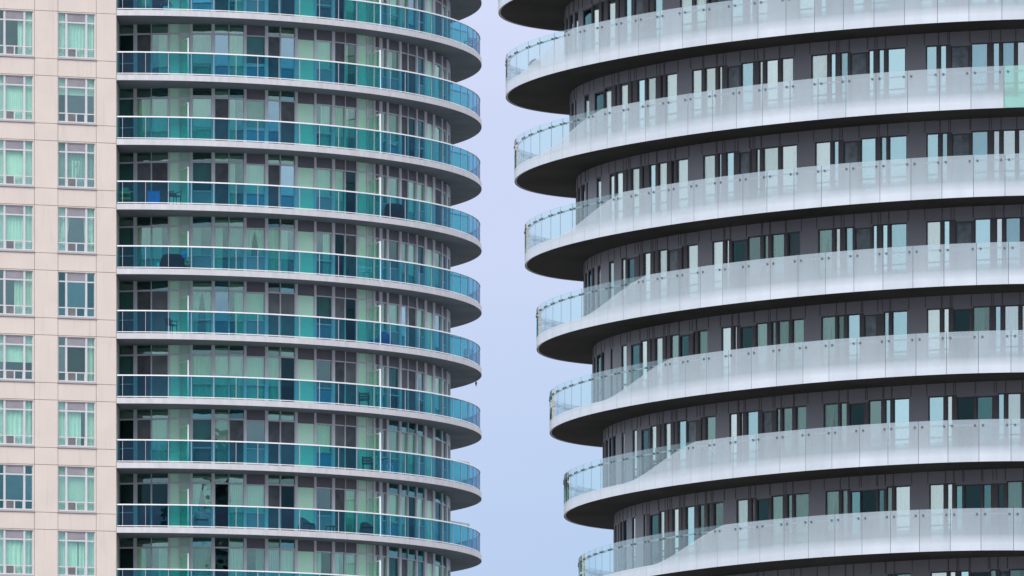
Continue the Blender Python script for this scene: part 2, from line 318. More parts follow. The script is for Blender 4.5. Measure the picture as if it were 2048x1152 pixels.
WIN = {
-1: "1149-1156.5c 1166-1183d 1184.5-1198c 1203-1208d 1215.5-1231c 1237-1240.5c 1249.6-1263b 1269-1287s 1296.5-1301b 1308-1325b|1360-1384c 1389.6-1413c 1417-1424d 1432-1458s 1462-1486b 1497-1505c 1511-1536c|1596-1630c 1640-1652b 1662-1700s 1704-1728b 1740-1776b|1840-1866c 1874-1890b 1900-1936d 1941-1975b 1986-1999b 2004-2029c 2034-2056c",
0: "1149.7-1153c 1168.6-1178.4c 1189-1207d 1208.7-1223c 1230.7-1234.5b 1239.8-1256c 1262.5-1267c 1274.6-1289.7b 1293.5-1311.7c 1321.5-1326g 1331.3-1354c|1383.6-1403.2c 1409.8-1431c 1436.8-1444.4c 1454.2-1478.4s 1482.2-1506.4b 1517.8-1525.4c 1531.4-1556c 1562.5-1586.7c|1622.3-1654.8c 1660.9-1671b 1680.5-1696b 1701-1732.8s 1737-1747b 1757-1768b 1774.5-1811b|1851.4-1874b 1880-1892.7b 1901.6-1937s 1941.7-1975.4b 1985.7-1998.7b 2004-2029b 2033.7-2056c",
1: "1172.7-1175.7c 1193-1202c 1218.9-1229c 1231.7-1246c 1253.7-1256c 1262-1279c 1284.7-1288.5g 1298.3-1311.2b 1316.2-1334c 1343-1348g 1353.6-1375.9c|1405.8-1430c 1436.4-1443b 1452-1467.8b 1478.4-1498s 1501-1503.5c 1511.7-1519.6c 1526-1556.4c 1562.5-1594.2c|1629.8-1660.9c 1666.9-1677b 1687.3-1715.3s 1721-1751.6b 1761.5-1772.8b 1777.7-1813.7b|1852.6-1877b 1883.3-1894.7b 1903.8-1938.6s 1942.7-1976b 1986.3-1999c 2005.2-2031c 2036-2060c",
2: "1176-1183d 1185-1189d 1194.8-1201c 1217.5-1227.4c 1242.5-1251c 1254.6-1269d 1278-1280.4c 1286.9-1301c 1307.6-1310g 1316.7-1334y 1336.4-1355.3s 1363.6-1367.4g 1374.2-1395.9c|1424.6-1445.8c 1451.4-1458.2c 1463.3-1490.6d 1495-1520.8e 1527.6-1536.7g 1543.2-1568.5g 1575.3-1600.3r|1635.9-1664.3t 1670.7-1680c 1690.7-1705.8b 1710-1741s 1745.3-1753.6b 1764-1775b 1780.4-1813.7b|1852.3-1881.4c 1887-1899.2b 1911.3-1943.9s 1948.7-1981.4b 1992.3-2004.4c 2010.5-2040.8b 2046-2064b",
3: "1193-1202d 1203.5-1208.8d 1221-1225c 1242.4-1253c 1261.7-1279d 1281-1294.3c 1301-1304c 1309.9-1325.3c 1331.4-1334.4c 1340.5-1357.4g 1359.4-1377.5d 1386.6-1390.4g 1395.7-1415h|1442.6-1461.9c 1467.6-1474c 1480.7-1505.7d 1511.7-1534.5h 1542.8-1551.4g 1555.6-1578.3h 1584.4-1608.3h|1642-1670.7t 1675-1688g 1694.6-1719.9b 1728-1753s 1767.8-1777.4b 1783.9-1815b|1853.4-1880.3c 1886.7-1897.7c 1906.8-1940d 1945.4-1980g 1990-2001.4b 2008.2-2037.7c 2043-2064c",
4: "1218-1224d 1226-1231.8d 1243-1249c 1265-1273.4c 1282.5-1297d 1300.7-1312.8c 1320.3-1323c 1328.7-1341.5c 1347.6-1350c 1355.6-1372.3b 1374-1392.3s 1402-1405g 1411.2-1430.9g|1458.6-1474c 1480-1486c 1493.1-1516.3b 1525-1543.9s 1552.2-1560.5g 1565-1584.7e 1591.5-1613.5h|1646.8-1676.3t 1680-1693.7g 1698.3-1728.5d 1736.9-1763e 1770.5-1780.7b 1786.7-1819b|1856.4-1887.6b 1893.9-1904.2c 1913.6-1948.4d 1953-1985.5q 1996-2008.2b 2014.3-2042c 2048-2066c",
5: "1235-1238g 1241-1245g 1247-1254d 1263.9-1270.3c 1286.6-1292.4c 1299.5-1316.9d 1318.1-1329c 1336.6-1338.8c 1344.9-1357.5c 1363.5-1365.6c 1371.4-1388.8b 1397-1409e 1415-1421g 1427.4-1446.8e|1472.8-1495.8c 1503-1508.4c 1513-1537.2d 1542.5-1565.7h 1574.3-1584g 1588-1617.7g|1650.7-1678t 1683.3-1695.4g 1700.7-1720.4q 1721-1753d 1756-1768q 1773-1784g 1789.5-1820.5c|1858.3-1887.9c 1894-1904.5c 1911.3-1925q 1928-1962.8d 1965.8-1983q 1996-2008d 2013.5-2045h 2050-2068h",
6: "1262-1266g 1270-1276d 1285-1291c 1307-1313c 1320-1338d 1340-1350c 1357-1360c 1366-1378c 1392-1409b 1418-1430d 1448-1466e|1490-1512c 1519-1525c 1530-1554d 1558-1580h 1590-1600g 1604-1632g|1660-1688t 1694-1704g 1710-1740d 1744-1768q 1775-1786d 1791.7-1822h|1860.6-1894c 1899-1911c 1920-1938b 1941-1977d 1980-1992h 2000-2012d 2018-2050h"}
WINKIND = {'c': ('pane_pale', 'curtain_white'), 'b': ('pane_blue', 'blind_blue'), 'd': ('pane_dark', None), 's': ('screen', None), 'g': ('pane_mid', 'curtain_dim'),
           'h': ('pane_mid', 'curtain_grey'), 'y': ('pane_pale', 'curtain_grey'), 'e': ('pane_mid', None), 'r': ('pane_dark', 'curtain_red'), 't': ('pane_mid', 'curtain_grey'), 'q': ('pane_teal', None)}
tower = empty('apartment_tower', 'twisting oval tower with dark grey walls and frosted white glass balustrades on every floor', 'building', (PR[0], PR[1], 0))
# plain core down to the street, inside the storeys
mb = MB(); arcbox(mb, (PR[0], PR[1], 9.6, 2.9, ER(3)[4]), 0, 2 * math.pi, -.3, 0, 0, ZR(-2), .1); mb.build('core', 'tower_metal', tower)
panels = []
for k in range(-1, 8):
    E = ER(k); z = ZR(k); A = Arc(E); tf = tfront(E)
    # slab
    mb = MB(); n = 240; ins = -.07
    ring = [ept(E, 2 * math.pi * i / n, ins) for i in range(n)]; inner = [ept(E, 2 * math.pi * i / n, -4.6) for i in range(n)]
    fl_ = MB()
    for i in range(n):
        j = (i + 1) % n
        a, b, c, d = ring[i], ring[j], inner[j], inner[i]
        mb.quad((*a, z + .012), (*d, z + .012), (*c, z + .012), (*b, z + .012)); fl_.quad((*a, z + .2), (*b, z + .2), (*c, z + .2), (*d, z + .2))
        mb.quad((*a, z + .012), (*b, z + .012), (*b, z + .2), (*a, z + .2)); mb.quad((*d, z + .012), (*d, z + .2), (*c, z + .2), (*c, z + .012))
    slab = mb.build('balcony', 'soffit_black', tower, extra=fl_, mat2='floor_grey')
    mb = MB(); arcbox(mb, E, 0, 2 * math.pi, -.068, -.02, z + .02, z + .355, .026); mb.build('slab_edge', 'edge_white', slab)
    # handrail with its posts
    mb = MB(); arcbox(mb, E, 0, 2 * math.pi, -.13, -.09, z + 1.175, z + 1.215, .03)
    hr = mb.build('handrail', 'handrail_steel', slab)
    # glass panels between seams
    ts = [unwrap(t_of_u(E, u), tf) for u in SEAM[k] if t_of_u(E, u) is not None]
    ss = sorted(A.s_of_t(t) for t in ts)
    s_mid = A.s_of_t(unwrap(t_of_u(E, WAVE[k]), tf))
    lo, hi = ss[0], ss[-1]
    ext_lo = [lo - 1.0 * i for i in range(22, 0, -1)]; ext_hi = [hi + 1.09 * i for i in range(1, 24)]
    S = ext_lo + ss + ext_hi
    s_tip = A.s_of_t(unwrap(min((ept(E, q * .01)[0] / ept(E, q * .01)[1], q * .01) for q in range(629))[1], tf))
    for a, b in zip(S[:-1], S[1:]):
        p = MB(); arcbox(p, E, A.t_of_s(a + .008), A.t_of_s(b - .008), -.006, .006, z, z + 1.36, .02, uvf=lambda t: (A.s_of_t(t) - s_mid) if A.s_of_t(t) >= s_tip else ((s_tip - A.s_of_t(t)) - (.1 + .4 * max(0, k))) * 3 - 2)
        dots = MB()
        c0, c1 = ept(E, A.t_of_s(a)), ept(E, A.t_of_s(b))
        u0, u1 = 1024 + F * c0[0] / c0[1], 1024 + F * c1[0] / c1[1]
        p.mint = k == 1 and 2000 < (u0 + u1) / 2 < 2080
        vis = u1 > u0 and -100 < (u0 + u1) / 2 < 2048 + 30 and -1 <= k <= 6
        arcbox(dots, E, A.t_of_s(a - .013), A.t_of_s(a + .013), -.018, -.009, z + .002, z + 1.355, 1)
        for q in (a + .13, b - .13):
            t = A.t_of_s(q); pi_, po = ept(E, t, -.1), ept(E, t, .03)
            dots.cyl((*pi_, z + 1.175), (*po, z + 1.175), .036, 10)
        panels.append(((u1 - u0) if vis else 0, p, slab, dots))
    if k > 6: continue
    # storey under this slab: wall ellipse EW(k), from slab k+1 top to slab k bottom
    W = EW(k); AW = Arc(W); wf = tfront(W); z0 = ZR(k + 1) + .2; z1 = z + .012; zh = z1 - .40; zd = z1 - .47
    wall = MB(); joints = MB()
    units = []
    for grp in WIN[k].split('|'):
        L = []
        for it in grp.split():
            a, b = it[:-1].split('-'); kd = it[-1]
            ta, tb = t_of_u(W, float(a)), t_of_u(W, float(b))
            if ta is None or tb is None: continue
            ta, tb = unwrap(ta, wf), unwrap(tb, wf)
            L.append((min(ta, tb), max(ta, tb), kd, float(b) - float(a)))
        units.append(L)
    allp = sorted(p for L in units for p in L)
    # small windows round the far side of the tip, where the wall turns away
    t_first = allp[0][0]; sA = AW.s_of_t(t_first); extra = []
    for q, wd in ((.45, .5), (1.25, .55), (2.1, .9), (3.3, .9)):
        extra.append((AW.t_of_s(sA - q - wd + .25), AW.t_of_s(sA - q + .25), 'd', 3))
    units.insert(0, extra); allp = sorted(extra + allp)
    TH = .17
    edge = allp[0][0]; end = allp[-1][1]
    # plain wall round the unseen side, keeping within the slab edge
    def near(pt):
        return min((math.hypot(*[a - b for a, b in zip(ept(E, q * .01, -2.6), pt)]), q * .01) for q in range(629))[1]
    pe, ps = ept(W, end), ept(W, edge); ta_ = near(pe) + .12; tb_ = near(ps) - .12
    while tb_ < ta_: tb_ += 2 * math.pi
    nn_ = 60; line = [pe] + [ept(E, ta_ + (tb_ - ta_) * q / nn_, -2.6) for q in range(nn_ + 1)] + [ps]
    cxm, cym = E[0], E[1]
    inn = []
    for (x, y) in line:
        dd = math.hypot(x - cxm, y - cym); inn.append((x - (x - cxm) / dd * TH, y - (y - cym) / dd * TH))
    for q in range(len(line) - 1):
        o0, o1, i1, i0 = line[q], line[q + 1], inn[q + 1], inn[q]
        wall.quad((*o0, z0), (*o1, z0), (*o1, z1), (*o0, z1)); wall.quad((*i1, z0), (*i0, z0), (*i0, z1), (*i1, z1))
    for i, (a, b, kd, wd) in enumerate(allp):
        door = kd in 'sdq' and wd > 11
        arcbox(wall, W, a, b, -TH, 0, (zd if door else zh), z1)
        arcbox(wall, W, a, b, -TH, 0, z0, z0 + .06)
        if i + 1 < len(allp):
            arcbox(wall, W, b, allp[i + 1][0], -TH, 0, z0, z1)
    for L in units:
        for (a, b, kd, wd) in L:
            for t in (a, b):
                s = AW.s_of_t(t); s += -.05 if t == a else .05
                arcbox(joints, W, AW.t_of_s(s - .012), AW.t_of_s(s + .012), .001, .012, zh + .02, z1 - .002)
    wo_ = wall.build('wall', 'tower_metal', tower, extra=joints, mat2='tower_joint')
    # room darkness behind
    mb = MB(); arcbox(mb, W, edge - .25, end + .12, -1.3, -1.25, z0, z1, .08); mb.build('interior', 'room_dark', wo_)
    for L in units:
        if not L: continue
        # doors split the run of panes: neighbours in a run become one window or one sliding door
        runs = []
        for p in sorted(L):
            isd = p[2] in 'sdq' and p[3] > 11
            if runs and runs[-1][0] == isd and len(runs[-1][1]) < 4: runs[-1][1].append(p)
            else: runs.append((isd, [p]))
        for isd, ps in runs:
            fr = MB()
            for (a, b, kd, wd) in ps:
                top = zd if isd else zh; sa, sb = AW.s_of_t(a), AW.s_of_t(b); fw = min(.03, (sb - sa) * .10)
                for (x0, x1) in ((sa, sa + fw), (sb - fw, sb)): arcbox(fr, W, AW.t_of_s(x0), AW.t_of_s(x1), -.085, -.02, z0 + .062, top - .002)
                arcbox(fr, W, AW.t_of_s(sa + fw), AW.t_of_s(sb - fw), -.085, -.02, top - .045, top - .002)
                arcbox(fr, W, AW.t_of_s(sa + fw), AW.t_of_s(sb - fw), -.085, -.02, z0 + .062, z0 + .11)
                if not isd: arcbox(fr, W, AW.t_of_s(sa + fw), AW.t_of_s(sb - fw), -.080, -.025, z0 + .93, z0 + .975)
            for (a, b, kd, wd) in ps:      # dark mullion up to the next pane of the same unit
                nx = [q[0] for q in L if q[0] >= b - 1e-6]
                if nx and AW.s_of_t(min(nx)) - AW.s_of_t(b) < .34:
                    arcbox(fr, W, b, min(nx), .002, .012, z0 + .062, (zd if isd else zh) - .002)
            fo = fr.build('sliding_door' if isd else 'window', 'frame_dark', tower)
            for (a, b, kd, wd) in ps:
                top = (zd if isd else zh) - .045; sa, sb = AW.s_of_t(a), AW.s_of_t(b); fw = min(.03, (sb - sa) * .10)
                ta, tb = AW.t_of_s(sa + fw), AW.t_of_s(sb - fw)
                pm, cm = WINKIND[kd]
                if kd == 'd' and wd < 6: pm = 'pane_mid'
                p = MB(); 
                if pm == 'screen':
                    arcbox(p, W, ta, tb, -.042, -.038, z0 + .11, top); p.build('insect_screen', 'screen_blue', fo)
                    continue
                arcbox(p, W, ta, tb, -.055, -.043, z0 + .11, top); p.build('pane', pm, fo)
                if cm:
                    c = MB()
                    if kd == 'b': arcbox(c, W, AW.t_of_s(sa + fw / 2), AW.t_of_s(sb - fw / 2), -.13, -.125, z0 + .1 + (random.choice([0, 0, .5, .9])), top)
                    elif kd == 't':
                        curtain(c, W, ta, AW.t_of_s(sa + (sb - sa) * .6), -.15, z0 + .1, top, AW, .03, .16, (0, .5))
                        curtain(c, W, AW.t_of_s(sa + (sb - sa) * .5), tb, -.19, z0 + .1, top, AW, .03, .16, (1, .5))
                    else:
                        hide = random.random() < .2
                        curtain(c, W, ta, AW.t_of_s(sa + (sb - sa) * (.62 if hide else 1)), -.13, z0 + .1, top, AW, .028, random.choice([.12, .17, .22]))
                    cmm = cm if cm != 'curtain_white' else random.choice(['curtain_white', 'curtain_white', 'blind_blue', 'curtain_cream'])
                    c.build('curtain', cmm, fo, True)
panels.sort(key=lambda q: -q[0])
glass('mint_glass', (.70, .93, .88), .22, (.62, .80, .76), .5)
for wd, p, slab, dt in panels[:100]: p.build('glass_panel', 'mint_glass' if getattr(p, 'mint', 0) else 'fritted_glass', slab, extra=dt, mat2='fixing_metal')
rest = MB(); rdt = MB()
for wd, p, slab, dt in panels[100:]:
    for R_, q_ in ((rest, p), (rdt, dt)):
        i = len(R_.v); R_.v += q_.v; R_.uv += q_.uv; R_.f += [tuple(q + i for q in f) for f in q_.f]
ro = rest.build('glass_panels', 'fritted_glass', tower, extra=rdt, mat2='fixing_metal'); ro['kind'] = 'stuff'

# ================================================================ LEFT BUILDING
EL = (-16.85888999, 373.52147696, 14.58194144, 15.56387775, -10.60735502 + 4 * math.pi)
EI = (-14.90534, 374.41378, 12.009169, 13.098845, 0.0)
def ZL(j): return CH + 54.24638153 - 2.9 * j      # slab underside
AL = Arc(EL); AI = Arc(EI); fl = tfront(EL); fi = tfront(EI)
tL = lambda u, front=True: unwrap(t_of_u(EL, u, front), fl)
tI = lambda u, front=True: unwrap(t_of_u(EI, u, front), fi)
T233 = tL(233); P233 = ept(EL, T233); X233 = P233[0]
# the direction of increasing t at the front goes to +X (counter-clockwise seen from above)
t_back = T233
while ept(EL, t_back + .01)[0] > X233 - .01 or t_back < T233 + 1: t_back += .01
build = empty('apartment_building', 'beige block with punched windows joined to a rounded bay of teal glass balconies', 'building', (-22, 360, 0))
# ---- wing (flat beige wall), local frame along the wall
YC = P233[1] + .02; XC = (232.5 - 1024) / F * YC
Y69 = YC - 1.18; X69 = (69 - 1024) / F * Y69
wl = math.hypot(XC - X69, YC - Y69); ux, uy = (XC - X69) / wl, (YC - Y69) / wl; nxw, nyw = uy, -ux    # outward normal
def wx(u):     # distance along the wall from the corner (negative to the left) for photo column u
    m = (u - 1024) / F     # (XC + ux d) = m (YC + uy d)
    return (m * YC - XC) / (ux - m * uy)
def wbox(mb, d0, d1, o0, o1, z0, z1):
    P = []
    for z in (z0, z1):
        for d, o in ((d0, o1), (d1, o1), (d1, o0), (d0, o0)): P.append((XC + ux * d + nxw * o, YC + uy * d + nyw * o, z))
    mb.hexa(P)
YM = (YC + uy * wx(117)); 
def zw(v): return CH + (VH - v) * YM / F
HEAD0 = zw(22.6)
cols = [(wx(-7), wx(66.5)), (wx(116.5), wx(190.5))]
vj = [wx(-130), wx(-57), wx(-9), wx(68.5), wx(117) - .02, wx(192), 0.0]
G = .010
wall = MB(); back = MB()
WH = 2.13
zt = HEAD0 + 2 * 2.9; zb_ = HEAD0 - 10 * 2.9
wbox(back, wx(-130), -.02, -.5, -.055, 0, zt)
back_o = None
rects = []
j0 = [wx(-130), wx(-80), wx(-8), wx(69), wx(116), wx(192.5), 0.0]
for r in range(-2, 10):
    h = HEAD0 - 2.9 * r
    for i in range(len(j0) - 1):
        a, b = j0[i] + G, j0[i + 1] - G
        if i == len(j0) - 2: b = 0.0
        iswin = i in (2, 4)
        if not iswin:
            wbox(wall, a, b, -.06, 0, h - WH + G, h - G)
        wbox(wall, a, b, -.06, 0, h - 2.9 + G, h - WH - G)
        if iswin:   # reveals
            c0, c1 = cols[0 if i == 2 else 1]
            wbox(wall, a, c0, -.06, 0, h - WH - G, h - G); wbox(wall, c1, b, -.06, 0, h - WH - G, h - G)
            wbox(wall, c0, c1, -.06, 0, h - .05, h - G)
wo_ = wall.build('wall', 'beige_precast', build)
# side return of the wing, and the rest of its body
mb = MB()
p0 = (XC, YC); 
for (a, b) in (((XC - .004, YC + .06), (XC - .004 , YC + 14)),):
    mb.hexa([(a[0] - .2, a[1], 0), (a[0], a[1], 0), (b[0], b[1], 0), (b[0] - .2, b[1], 0), (a[0] - .2, a[1], zt), (a[0], a[1], zt), (b[0], b[1], zt), (b[0] - .2, b[1], zt)])
mb.build('side_wall', 'beige_precast', build)
low = MB(); wbox(low, wx(-130), 0, -.06, 0, 0, HEAD0 - 2.9 * 10)
low.build('lower_wall', 'beige_precast', wo_)
# backing with holes at the windows: strips
bk = MB(); cuts = [wx(-130), cols[0][0], cols[0][1], cols[1][0], cols[1][1], -.03]
for i in (0, 2, 4): wbox(bk, cuts[i], cuts[i + 1], -.3, -.062, 0, zt)
for r in range(-2, 10):
    h = HEAD0 - 2.9 * r
    for c0, c1 in cols: wbox(bk, c0, c1, -.3, -.062, h - 2.9 - .05, h - WH)
for c0, c1 in cols: wbox(bk, c0, c1, -.3, -.062, 0, HEAD0 - 2.9 * 10 + .02)
bk.build('joints', 'joint_dark', wo_)
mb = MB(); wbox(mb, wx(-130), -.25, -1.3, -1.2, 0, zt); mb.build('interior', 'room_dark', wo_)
WCUR = {0: ['open_right', 'full'], 1: ['blind', 'half'], 2: ['full', 'cloth'], 3: ['full', 'sides'], 4: ['right', 'none'], 5: ['blind_most', 'right_side'], 6: ['full', 'full'], 7: ['none', 'full'], 8: ['full', 'full'], -1: ['full', 'none'], 9: ['none', 'full']}
def wing_window(ci, r):
    c0, c1 = cols[ci]; h = HEAD0 - 2.9 * r - .05; zb = h + .05 - WH + .09
    W_ = c1 - c0; m1, m2 = c0 + W_ * .225, c0 + W_ * .765
    zl0 = h - .42; zl1 = zb + .40
    fr = MB(); f = .035
    def vb(d0, d1, a, b, o=-.05): wbox(fr, d0, d1, -.13, o, a, b)
    vb(c0, c0 + f, zb, h); vb(c1 - f, c1, zb, h); vb(m1 - .045, m1 + .045, zb, h, -.045); vb(m2 - .045, m2 + .045, zb, h, -.045)
    for a, b in ((c0 + f, m1 - .045), (m1 + .045, m2 - .045), (m2 + .045, c1 - f)):
        vb(a, b, h - f, h); vb(a, b, zb, zb + .045); vb(a, b, zl0 - .03, zl0 + .03, -.052); vb(a, b, zl1 - .025, zl1 + .025, -.052)
    ms = (m1 + m2) / 2; vb(ms - .03, ms + .03, zb + .045, zl1 - .025, -.048)
    vb(m1 + .045, m1 + .08, zb + .045, zl1 - .025, -.055); vb(m2 - .08, m2 - .045, zb + .045, zl1 - .025, -.055)
    wo = fr.build('window', 'frame_white', build)
    s = MB(); wbox(s, c0 - .04, c1 + .05, -.1, .05, zb - .09, zb - .01); s.build('sill', 'sill_metal', wo)
    lv = MB(); n = 8
    for i in range(n):
        a = zl0 + .03 + (h - f - zl0 - .03) * (i + .1) / n; b = zl0 + .03 + (h - f - zl0 - .03) * (i + .72) / n
        P = []
        for z, oo in ((a, -.052), (b, -.082)):
            for d, o in ((m1 + .046, oo), (m2 - .046, oo), (m2 - .046, oo - .02), (m1 + .046, oo - .02)): P.append((XC + ux * d + nxw * o, YC + uy * d + nyw * o, z))
        lv.hexa(P)
    wbox(lv, m1 + .046, m2 - .046, -.12, -.11, zl0 + .03, h - f)
    lv.build('louvre', 'louvre_grey', wo)
    mode = WCUR[r][ci]
    pn = 'pane_teal' if mode == 'none' and random.random() < .8 else 'pane_wing'
    for a, b, z0, z1 in ((c0 + f, m1 - .045, zl0 + .03, h - f), (m2 + .045, c1 - f, zl0 + .03, h - f),
                         (c0 + f, m1 - .045, zl1 + .025, zl0 - .03), (m1 + .045, m2 - .045, zl1 + .025, zl0 - .03), (m2 + .045, c1 - f, zl1 + .025, zl0 - .03),
                         (c0 + f, m1 - .045, zb + .045, zl1 - .025), (ms + .03, m2 - .08, zb + .045, zl1 - .025), (m2 + .045, c1 - f, zb + .045, zl1 - .025)):
        p = MB(); wbox(p, a, b, -.105, -.095, z0, z1); p.build('pane', pn, wo)
    p = MB(); wbox(p, m1 + .08, ms - .03, -.07, -.065, zb + .045, zl1 - .025); p.build('insect_screen', 'screen_mesh_light', wo)
    # curtains behind
    def cloth(d0, d1, z0, z1, mat='curtain_white', amp=.025, per=.15, taper=0):
        c = MB(); n = max(3, int((d1 - d0) / .03)); ph = random.random() * 6; rows = 6 if taper else 1
        def P(i, j):
            g_ = j / rows; ff = i / n; d = d0 + (d1 - d0) * ff
            if taper > 0: d = d0 + (d - d0) * (1 - taper * (1 - g_))
            if taper < 0: d = d1 - (d1 - d) * (1 + taper * (1 - g_))
            o = -.24 + amp * math.sin(d * 6.283 / per + ph)
            return (XC + ux * d + nxw * o, YC + uy * d + nyw * o, z0 + (z1 - z0) * g_)
        for j in range(rows):
            for i in range(n): c.quad(P(i, j), P(i + 1, j), P(i + 1, j + 1), P(i, j + 1))
        c.build('curtain', mat, wo, True)
    if mode == 'full':
        style = random.random(); mt = random.choice(['curtain_white', 'curtain_white', 'curtain_cream'])
        if style < .4: cloth(c0, c1, zb, h, mt, random.choice([.012, .03]), random.choice([.09, .15, .22]))
        elif style < .7: cloth(c0, c1, zb, h, mt, .002)
        elif style < .85: cloth(c0, (m1 + m2) / 2 + .1, zb, h, mt, .02); cloth((m1 + m2) / 2 + .16, c1, zb, h, mt, .03)
        else: cloth(c0, m2 - .2, zb, h, mt, .02, .18); cloth(m2 - .02, c1, zb, h, mt, .004)
    if mode == 'open_right': cloth(m1 + .55 * (m2 - m1) * 1.3, c1, zb, h)
    if mode == 'blind': cloth(c0, c1, zb, h, 'curtain_white', .01, .09)
    if mode == 'half': cloth(c0, c1, h - .75, h, 'curtain_white', .004)
    if mode == 'blind_most': cloth(c0, c1, zl1 + .4, h, 'curtain_white', .003)
    if mode == 'cloth': cloth(c0, c1, zb, h, 'curtain_grey', .01); cloth(m1 + .25, m2 - .25, zb, zl0 - .35, 'curtain_white', .02, .15, .3)
    if mode == 'sides': cloth(c0, m1 + .25, zb, h, taper=.35); cloth(m2 - .1, c1, zb, h, taper=-.2)
    if mode == 'right': cloth(m1 + .5, c1, zb, h, 'curtain_cream'); 
    if mode == 'right_side': cloth(m2, c1, zb, h, 'curtain_cream'); 
for r in range(-1, 10):
    for ci in (0, 1): wing_window(ci, r)

# ---- rounded bay
BAYS = [  # (u0, u1, kind) kind: w window with transom, D door leaf with transom, l pale glass lining, m same but dimmer, s window under dark panel, S door leaf under dark panel, L pale glass under dark panel
 (236, 267, 'w'), (273.5, 302, 'D'), (303, 336, 'D'), (340, 357.5, 'l'), (360, 380, 'm'), (385.5, 423, 'w'), (429.5, 457.5, 'D'), (458.5, 488, 'D'),
 (493, 530, 's'), (536, 560.5, 'D'), (561.5, 590, 'D'), (595, 628, 'L'), (632.5, 664, 's'), (669.5, 690, 'S'), (691, 713, 'S'), (717, 733.5, 'l'), (736.5, 746.5, 'm'),
 (750, 758, 's'), (764, 773, 's'), (777, 798, 's'), (802.5, 815.5, 'S'), (816.5, 832, 'S'), (834.5, 848.5, 's'), (853, 865, 'L'), (869.5, 883, 'S'), (885, 892.5, 's')]
def pick(kind, u0):
    """pane glass, curtain cloth, insect screen"""
    x = random.random()
    if u0 < 270: return ('pane_dark', 'curtain_dim' if x < .45 else None, False)
    if kind in 'DS':
        if x < .34: return (None, None, True)
        if x < .44: return ('pane_dark', None, False)
        if x < .8: return ('pane_green', 'curtain_cream', False)
        if x < .92: return ('pane_green', 'curtain_grey', False)
        return ('pane_blue', None, False)
    if x < .5: return ('pane_green', 'curtain_white', False)
    if x < .68: return ('pane_green', 'curtain_grey', False)
    if x < .8: return ('pane_mid', None, False)
    if x < .9: return ('pane_green', 'part', False)
    return ('pane_dark', 'curtain_dim', False)
t_endI = tI(896 - .3) if t_of_u(EI, 895.7) is not None else tI(894)
tip_t = max((ept(EI, i * .005)[0] / ept(EI, i * .005)[1], i * .005) for i in range(1257))[1]
tip_t = unwrap(tip_t, fi)
panelsL = []
